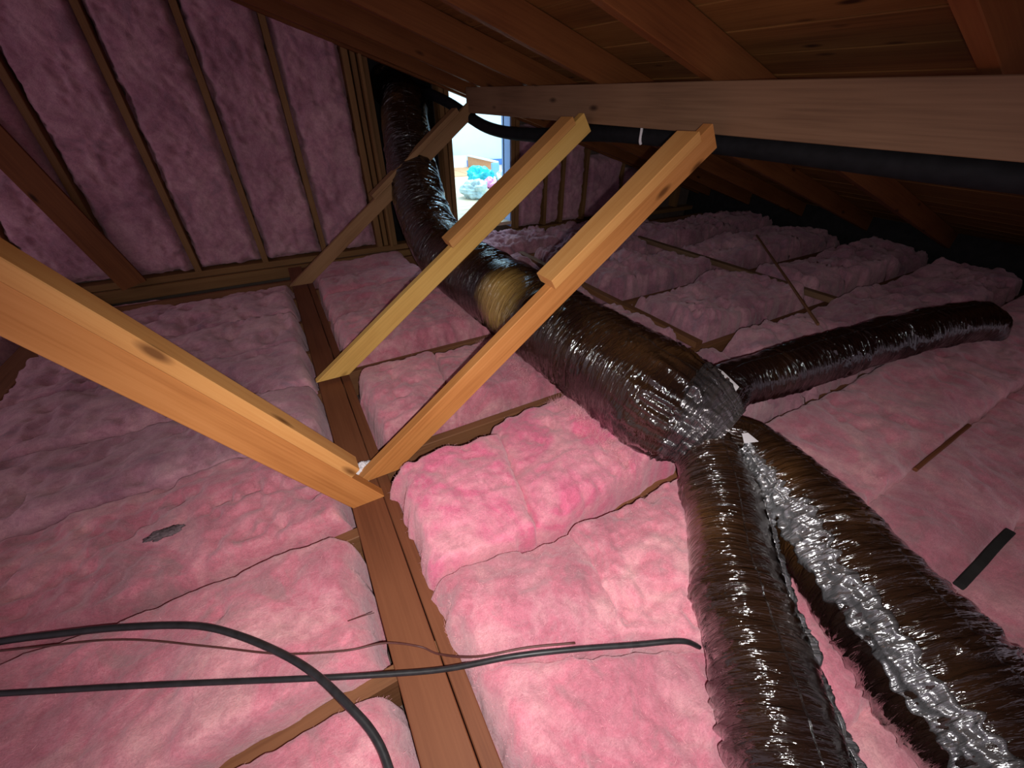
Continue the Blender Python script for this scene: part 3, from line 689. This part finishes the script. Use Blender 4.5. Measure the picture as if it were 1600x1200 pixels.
def seam_strip(name, P, Rr, ang0, ang1, parent, loc, mat, seed=3, s0=0.0, s1=1.0, lift=0.006):
    S0 = np.r_[0, np.cumsum(np.linalg.norm(np.diff(P, axis=0), axis=1))]
    m = int(S0[-1]*(s1-s0)/0.0028); s = np.linspace(S0[-1]*s0, S0[-1]*s1, m)
    Pq = np.stack([np.interp(s, S0, P[:, k]) for k in range(3)], 1); Rq = np.interp(s, S0, Rr)
    ring, S, O = frame_rings(Pq, Rq, 4)
    A, Bv = O[:, 0], O[:, 1]
    nn = 22
    V, UU = [], []
    z0 = s*0
    for side in (0, 1):
        for j in range(nn):
            f = j/(nn-1)
            rag = 0.10*vn(np.c_[s*16, z0+(0 if f < 0.5 else 5.3), z0+seed], seed) + 0.10*vn(np.c_[s*70, z0+(0 if f < 0.5 else 5.3), z0+seed], seed+1)
            a = ang0 + (ang1-ang0)*f + rag*abs(2*f-1)
            cr = np.c_[s*95 + f*2.0, z0+f*4.0, z0+seed]
            h = lift + 0.0075*(1-np.abs(vn(cr, seed+2)))**2 + 0.005*vn(np.c_[s*42, z0+f*5.0, z0+2.0], seed+4) + 0.004*vn(np.c_[s*14, z0+f*2.0, z0+8.0], seed+5)
            edge = 1.0 if 0 < j < nn-1 else 0.4
            rr = Rq + h*edge - (0.0012 if side else 0)
            V.append(Pq + A*(np.cos(a)*rr)[:, None] + Bv*(np.sin(a)*rr)[:, None]); UU.append(a*Rq)
    order = list(range(nn)) + list(range(2*nn-1, nn-1, -1))
    V = np.stack(V, 1)[:, order].reshape(-1, 3) - np.array(loc)
    U = np.stack(UU, 1)[:, order].ravel()
    me = mesh_np(name, V, grid_faces(2*nn, m, wrap=True))
    uvl = me.uv_layers.new(name='UVMap'); li = np.zeros(len(me.loops), int); me.loops.foreach_get('vertex_index', li)
    uvl.data.foreach_set('uv', np.stack([U[li], np.repeat(s, 2*nn)[li]], 1).ravel())
    return new_obj(name, me, mat, parent, smooth=True)

def duct_root(name, label, loc):
    o = bpy.data.objects.new(name, None); COL.objects.link(o); o.location = loc
    tag(o, label, 'duct', 'black flexible air ducts'); return o

main_pts = [(1.15, 4.30, 1.20), (1.13, 3.95, 1.13), (1.085, 3.66, 1.045), (1.01, 3.44, 0.92), (0.955, 3.22, 0.72), (0.905, 3.0, 0.545), (0.873, 2.75, 0.385), (0.845, 2.4, 0.285),
            (0.868, 1.97, 0.245), (0.896, 1.60, 0.240), (0.895, 1.16, 0.240), (0.902, 0.86, 0.240), (0.915, 0.64, 0.235), (0.945, 0.53, 0.220)]
Pm = spline(np.array(main_pts), 14)
fm = np.linspace(0, 1, len(Pm)); Rm = np.interp(fm, [0, 0.2, 0.45, 0.93, 0.965, 1.0], [0.155, 0.165, 0.180, 0.176, 0.160, 0.120])
lo = np.array([0.89, 1.4, 0.06])
md = duct_root('main_duct', 'thick black glossy flexible duct coming through the gable wall beside the doorway', lo)
Lm = np.sum(np.linalg.norm(np.diff(Pm, axis=0), axis=1))
duct_mesh('sleeve', Pm, Rm, M['mainfilm'], md, n=160, step=0.0045, seed=3, gather=[(Lm-0.06, 0.11)], loc=lo)
jp = spline(np.array([(0.917, 0.600, 0.235), (0.945, 0.525, 0.215), (0.965, 0.455, 0.195)]), 12)
duct_mesh('junction_wrap', jp, np.interp(np.linspace(0, 1, len(jp)), [0, 0.3, 0.7, 1], [0.158, 0.152, 0.128, 0.085]), M['wrap'], md, n=180, step=0.0028, seed=9, amp=2.2, gather=[(0.03, 0.05), (0.12, 0.06)], loc=lo)

def branch(name, label, pts, radii, seed, seam=None, flip=1, gather=0.02, mat='film'):
    P = spline(np.array(pts, float), 14); Rr = np.interp(np.linspace(0, 1, len(P)), np.linspace(0, 1, len(radii)), radii)
    l = np.array([pts[len(pts)//2][0], pts[len(pts)//2][1], 0.05])
    root = duct_root(name, label, l)
    duct_mesh('sleeve', P, Rr, M[mat], root, n=140, step=0.0034, seed=seed, amp=1.0, gather=[(gather, 0.06)], loc=l)
    if seam: seam_strip('film_seam', P, Rr, seam[0], seam[1], root, l, M['seam'], seed=seed, s0=seam[2], s1=seam[3])
    return root, P, Rr, l
Lb = branch('branch_duct', 'left of the twin black ducts running to the bottom edge', [(0.935, 0.500, 0.19), (0.900, 0.430, 0.165), (0.81, 0.308, 0.15), (0.666, 0.170, 0.145), (0.56, 0.044, 0.145), (0.463, -0.073, 0.145), (0.36, -0.21, 0.145), (0.2, -0.45, 0.145)],
       [0.07, 0.088, 0.093, 0.092, 0.090, 0.090, 0.090, 0.090], 31, seam=(-1.55, -1.0, 0.10, 0.98))
Rb = branch('branch_duct', 'right of the twin black ducts running to the lower right corner', [(0.985, 0.470, 0.19), (1.035, 0.385, 0.18), (0.975, 0.213, 0.175), (0.872, 0.028, 0.175), (0.813, -0.098, 0.175), (0.764, -0.215, 0.175), (0.70, -0.36, 0.175), (0.6, -0.6, 0.175)],
       [0.06, 0.080, 0.104, 0.116, 0.118, 0.118, 0.118, 0.118], 47, seam=(0.75, 1.35, 0.09, 0.98))
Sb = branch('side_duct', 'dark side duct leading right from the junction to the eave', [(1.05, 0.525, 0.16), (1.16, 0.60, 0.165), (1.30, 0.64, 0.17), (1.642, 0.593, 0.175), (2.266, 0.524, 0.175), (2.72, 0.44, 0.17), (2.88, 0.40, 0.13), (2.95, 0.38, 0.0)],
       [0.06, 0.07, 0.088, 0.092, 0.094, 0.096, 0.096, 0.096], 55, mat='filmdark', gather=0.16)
# torn paper flap at the side duct, small tag between the twin ducts
def flap(name, pts, th, parent, loc):
    c = np.array(pts, float); n = np.cross(c[1]-c[0], c[2]-c[0]); n = n/np.linalg.norm(n)*th
    V = np.vstack([c, c+n]) - loc; k = len(c)
    F = [tuple(range(k-1, -1, -1)), tuple(range(k, 2*k))] + [(i, (i+1) % k, k+(i+1) % k, k+i) for i in range(k)]
    return new_obj(name, mesh_np(name, V, F), M['white'], parent)
fl = flap('paper_flap', [(1.155, 0.735, 0.255), (1.20, 0.70, 0.262), (1.20, 0.64, 0.262), (1.17, 0.555, 0.258), (1.125, 0.545, 0.24), (1.145, 0.62, 0.25)], 0.002, Sb[0], Sb[3])
fl['label'] = 'white torn paper flap'
fl = flap('paper_tag', [(0.935, 0.375, 0.262), (0.960, 0.400, 0.265), (0.978, 0.395, 0.265), (0.975, 0.360, 0.262)], 0.0015, Rb[0], Rb[3])
fl['label'] = 'white paper tag'

# ------------------------------------------------------------------ cables and pipe
zc = 0.075
o = tube('cable', [(-1.30, 0.98, 0.085), (-0.95, 0.90, 0.085), (-0.771, 0.848, 0.088), (-0.658, 0.803, 0.090), (-0.54, 0.751, 0.092), (-0.406, 0.68, 0.092), (-0.321, 0.611, 0.090), (-0.239, 0.524, 0.088), (-0.186, 0.453, 0.090), (-0.140, 0.372, 0.095), (-0.111, 0.313, 0.090), (-0.098, 0.255, 0.085), (-0.095, 0.15, 0.085), (-0.11, -0.1, 0.085)], 0.0072, M['black'], n=12)
tag(o, 'thicker black cable curving down over the left pink batts to the bottom edge', 'cable')
o = tube('cable', [(-1.30, 1.01, 0.080), (-0.732, 0.728, 0.082), (-0.463, 0.593, 0.085), (-0.208, 0.466, 0.075), (-0.06, 0.398, 0.060), (0.045, 0.349, 0.062), (0.17, 0.295, 0.085), (0.289, 0.242, 0.088), (0.40, 0.19, 0.086), (0.488, 0.147, 0.090), (0.53, 0.125, 0.06)], 0.0055, M['black'], n=12)
tag(o, 'straight black cable crossing the plate from left edge to the twin ducts', 'cable')
o = tube('wire', [(-1.1, 0.97, 0.082), (-0.70, 0.80, 0.084), (-0.535, 0.724, 0.086), (-0.379, 0.623, 0.084), (-0.25, 0.537, 0.080), (-0.132, 0.48, 0.075), (-0.056, 0.463, 0.055), (0.007, 0.439, 0.012), (0.040, 0.400, 0.020), (0.10, 0.335, 0.080), (0.2, 0.292, 0.095), (0.29, 0.25, 0.098)], 0.0021, M['brownwire'], n=8)
tag(o, 'thin brown wire wandering beside the black cables over the plate', 'wire')
pp = tube('insulated_pipe', [(1.29, 4.15, 1.20), (1.29, 3.74, 1.145), (1.315, 3.28, 1.06), (1.40, 2.86, 0.925), (1.45, 2.36, 0.895), (1.47, 1.65, 0.925), (1.48, 0.90, 0.905), (1.48, 0.29, 0.885), (1.48, -0.4, 0.885), (1.48, -1.1, 0.885)], 0.036, M['foam'], n=20)
tag(pp, 'black foam-covered pipe strapped behind the purlin, sagging past the doorway', 'pipe')
o = tube('wire', [(1.75, -1.0, 0.80), (1.75, -0.4, 0.795), (1.75, 0.336, 0.832), (1.75, 0.784, 0.863), (1.75, 1.123, 0.886), (1.75, 1.7, 0.93), (1.75, 2.3, 0.985)], 0.005, M['redwire'], n=8, wob=0.004)
tag(o, 'thin reddish wire strung under the rafters just below the black pipe', 'wire')
sp = tube('strap', [(1.436, 1.45, 0.985), (1.438, 1.45, 0.94), (1.439, 1.45, 0.905), (1.446, 1.45, 0.892)], 0.006, M['white'], parent=pp, n=8)
sp['label'] = 'white strap'

# ------------------------------------------------------------------ small things
def blob(name, c, r, mat, label, cat, seed=1, amp=0.35, freq=3.0, n=40, flat=0.0, parent=None):
    th = np.linspace(0, np.pi, n); ph = np.linspace(0, 2*np.pi, 2*n, endpoint=False)
    PH, TH = np.meshgrid(ph, th)
    d = np.stack([np.sin(TH)*np.cos(PH), np.sin(TH)*np.sin(PH), np.cos(TH)], -1).reshape(-1, 3)
    h = 1 + amp*(0.6*vn(d*freq*0.6+seed, seed) + 0.5*((1-np.abs(vn(d*freq+seed*2, seed+1)))**2-0.4) + 0.25*((1-np.abs(vn(d*freq*2.6, seed+2)))**2-0.4))
    V = d*h[:, None]*np.array(r)
    V[:, 2] = np.maximum(V[:, 2], -r[2]*0.75)
    o = new_obj(name, mesh_np(name, V + np.array([0, 0, r[2]*0.75]), grid_faces(2*n, n, wrap=True)), mat, parent, smooth=True)
    o.location = c
    if cat: tag(o, label, cat)
    return o
blob('lint_clump', (-0.505, 1.005, 0.070), (0.035, 0.012, 0.009), M['lint'], 'small dark grey lint clump on the pink batt below the big left strut', 'lint', 7, 0.6, 4)
blob('plaster_scrap', (0.012, 1.035, -0.004), (0.034, 0.030, 0.030), M['white'], 'small white plaster scrap on the plate wedged between the two near strut feet', 'plaster', 9, 0.5, 3)
o = tube('bent_nail', [(-0.118, 0.545, 0.062), (-0.09, 0.538, 0.066), (-0.062, 0.532, 0.066)], 0.0009, M['brownwire'], n=6)
tag(o, 'thin rusty wire end poking from the rounded pink batt beside the plate', 'wire')

# things in the lit room
bx = bpy.data.objects.new('cardboard_box', None); COL.objects.link(bx); bx.location = (3.36, 7.22, 0.113)
bx.rotation_euler = (0, 0, -0.05)
tag(bx, 'long open cardboard box with white rim and bluish shaded end in the lit room', 'box')
slab('bottom_panel', -0.25, 0.13, -0.42, 0.95, 0.001, 0.012, M['card'], bx)
slab('side_panel', 0.15, 0.165, -0.42, 0.95, 0.001, 0.20, M['card'], bx)
slab('white_rim', 0.13, 0.185, -0.44, 0.97, 0.20, 0.222, M['cardwhite'], bx)
slab('end_panel', -0.25, 0.13, 0.95, 0.965, 0.001, 0.215, M['cardwhite'], bx)
slab('shaded_end', 0.05, 0.185, -0.46, -0.425, 0.001, 0.20, M['cardshade'], bx)
slab('flap', -0.62, -0.26, -0.25, 0.55, 0.001, 0.012, M['card'], bx)
blob('plastic_bag', (2.82, 6.02, 0.113), (0.18, 0.17, 0.13), M['teal'], 'crumpled teal plastic bag on the floor of the lit room', 'bag', 3, 0.45, 3)
blob('plastic_bag', (2.26, 5.02, 0.113), (0.15, 0.17, 0.115), M['clearbag'], 'milky see-through plastic bag in front of the teal bag', 'bag', 5, 0.45, 3)
blob('plastic_bag', (3.16, 5.86, 0.113), (0.13, 0.13, 0.10), M['clearbag'], 'small pale plastic bag beside the pink wrapper', 'bag', 15, 0.45, 3)
blob('wrapper', (2.80, 5.64, 0.113), (0.085, 0.085, 0.075), M['pinkbag'], 'pink plastic wrapper next to the teal bag', 'wrapper', 8, 0.4, 3)
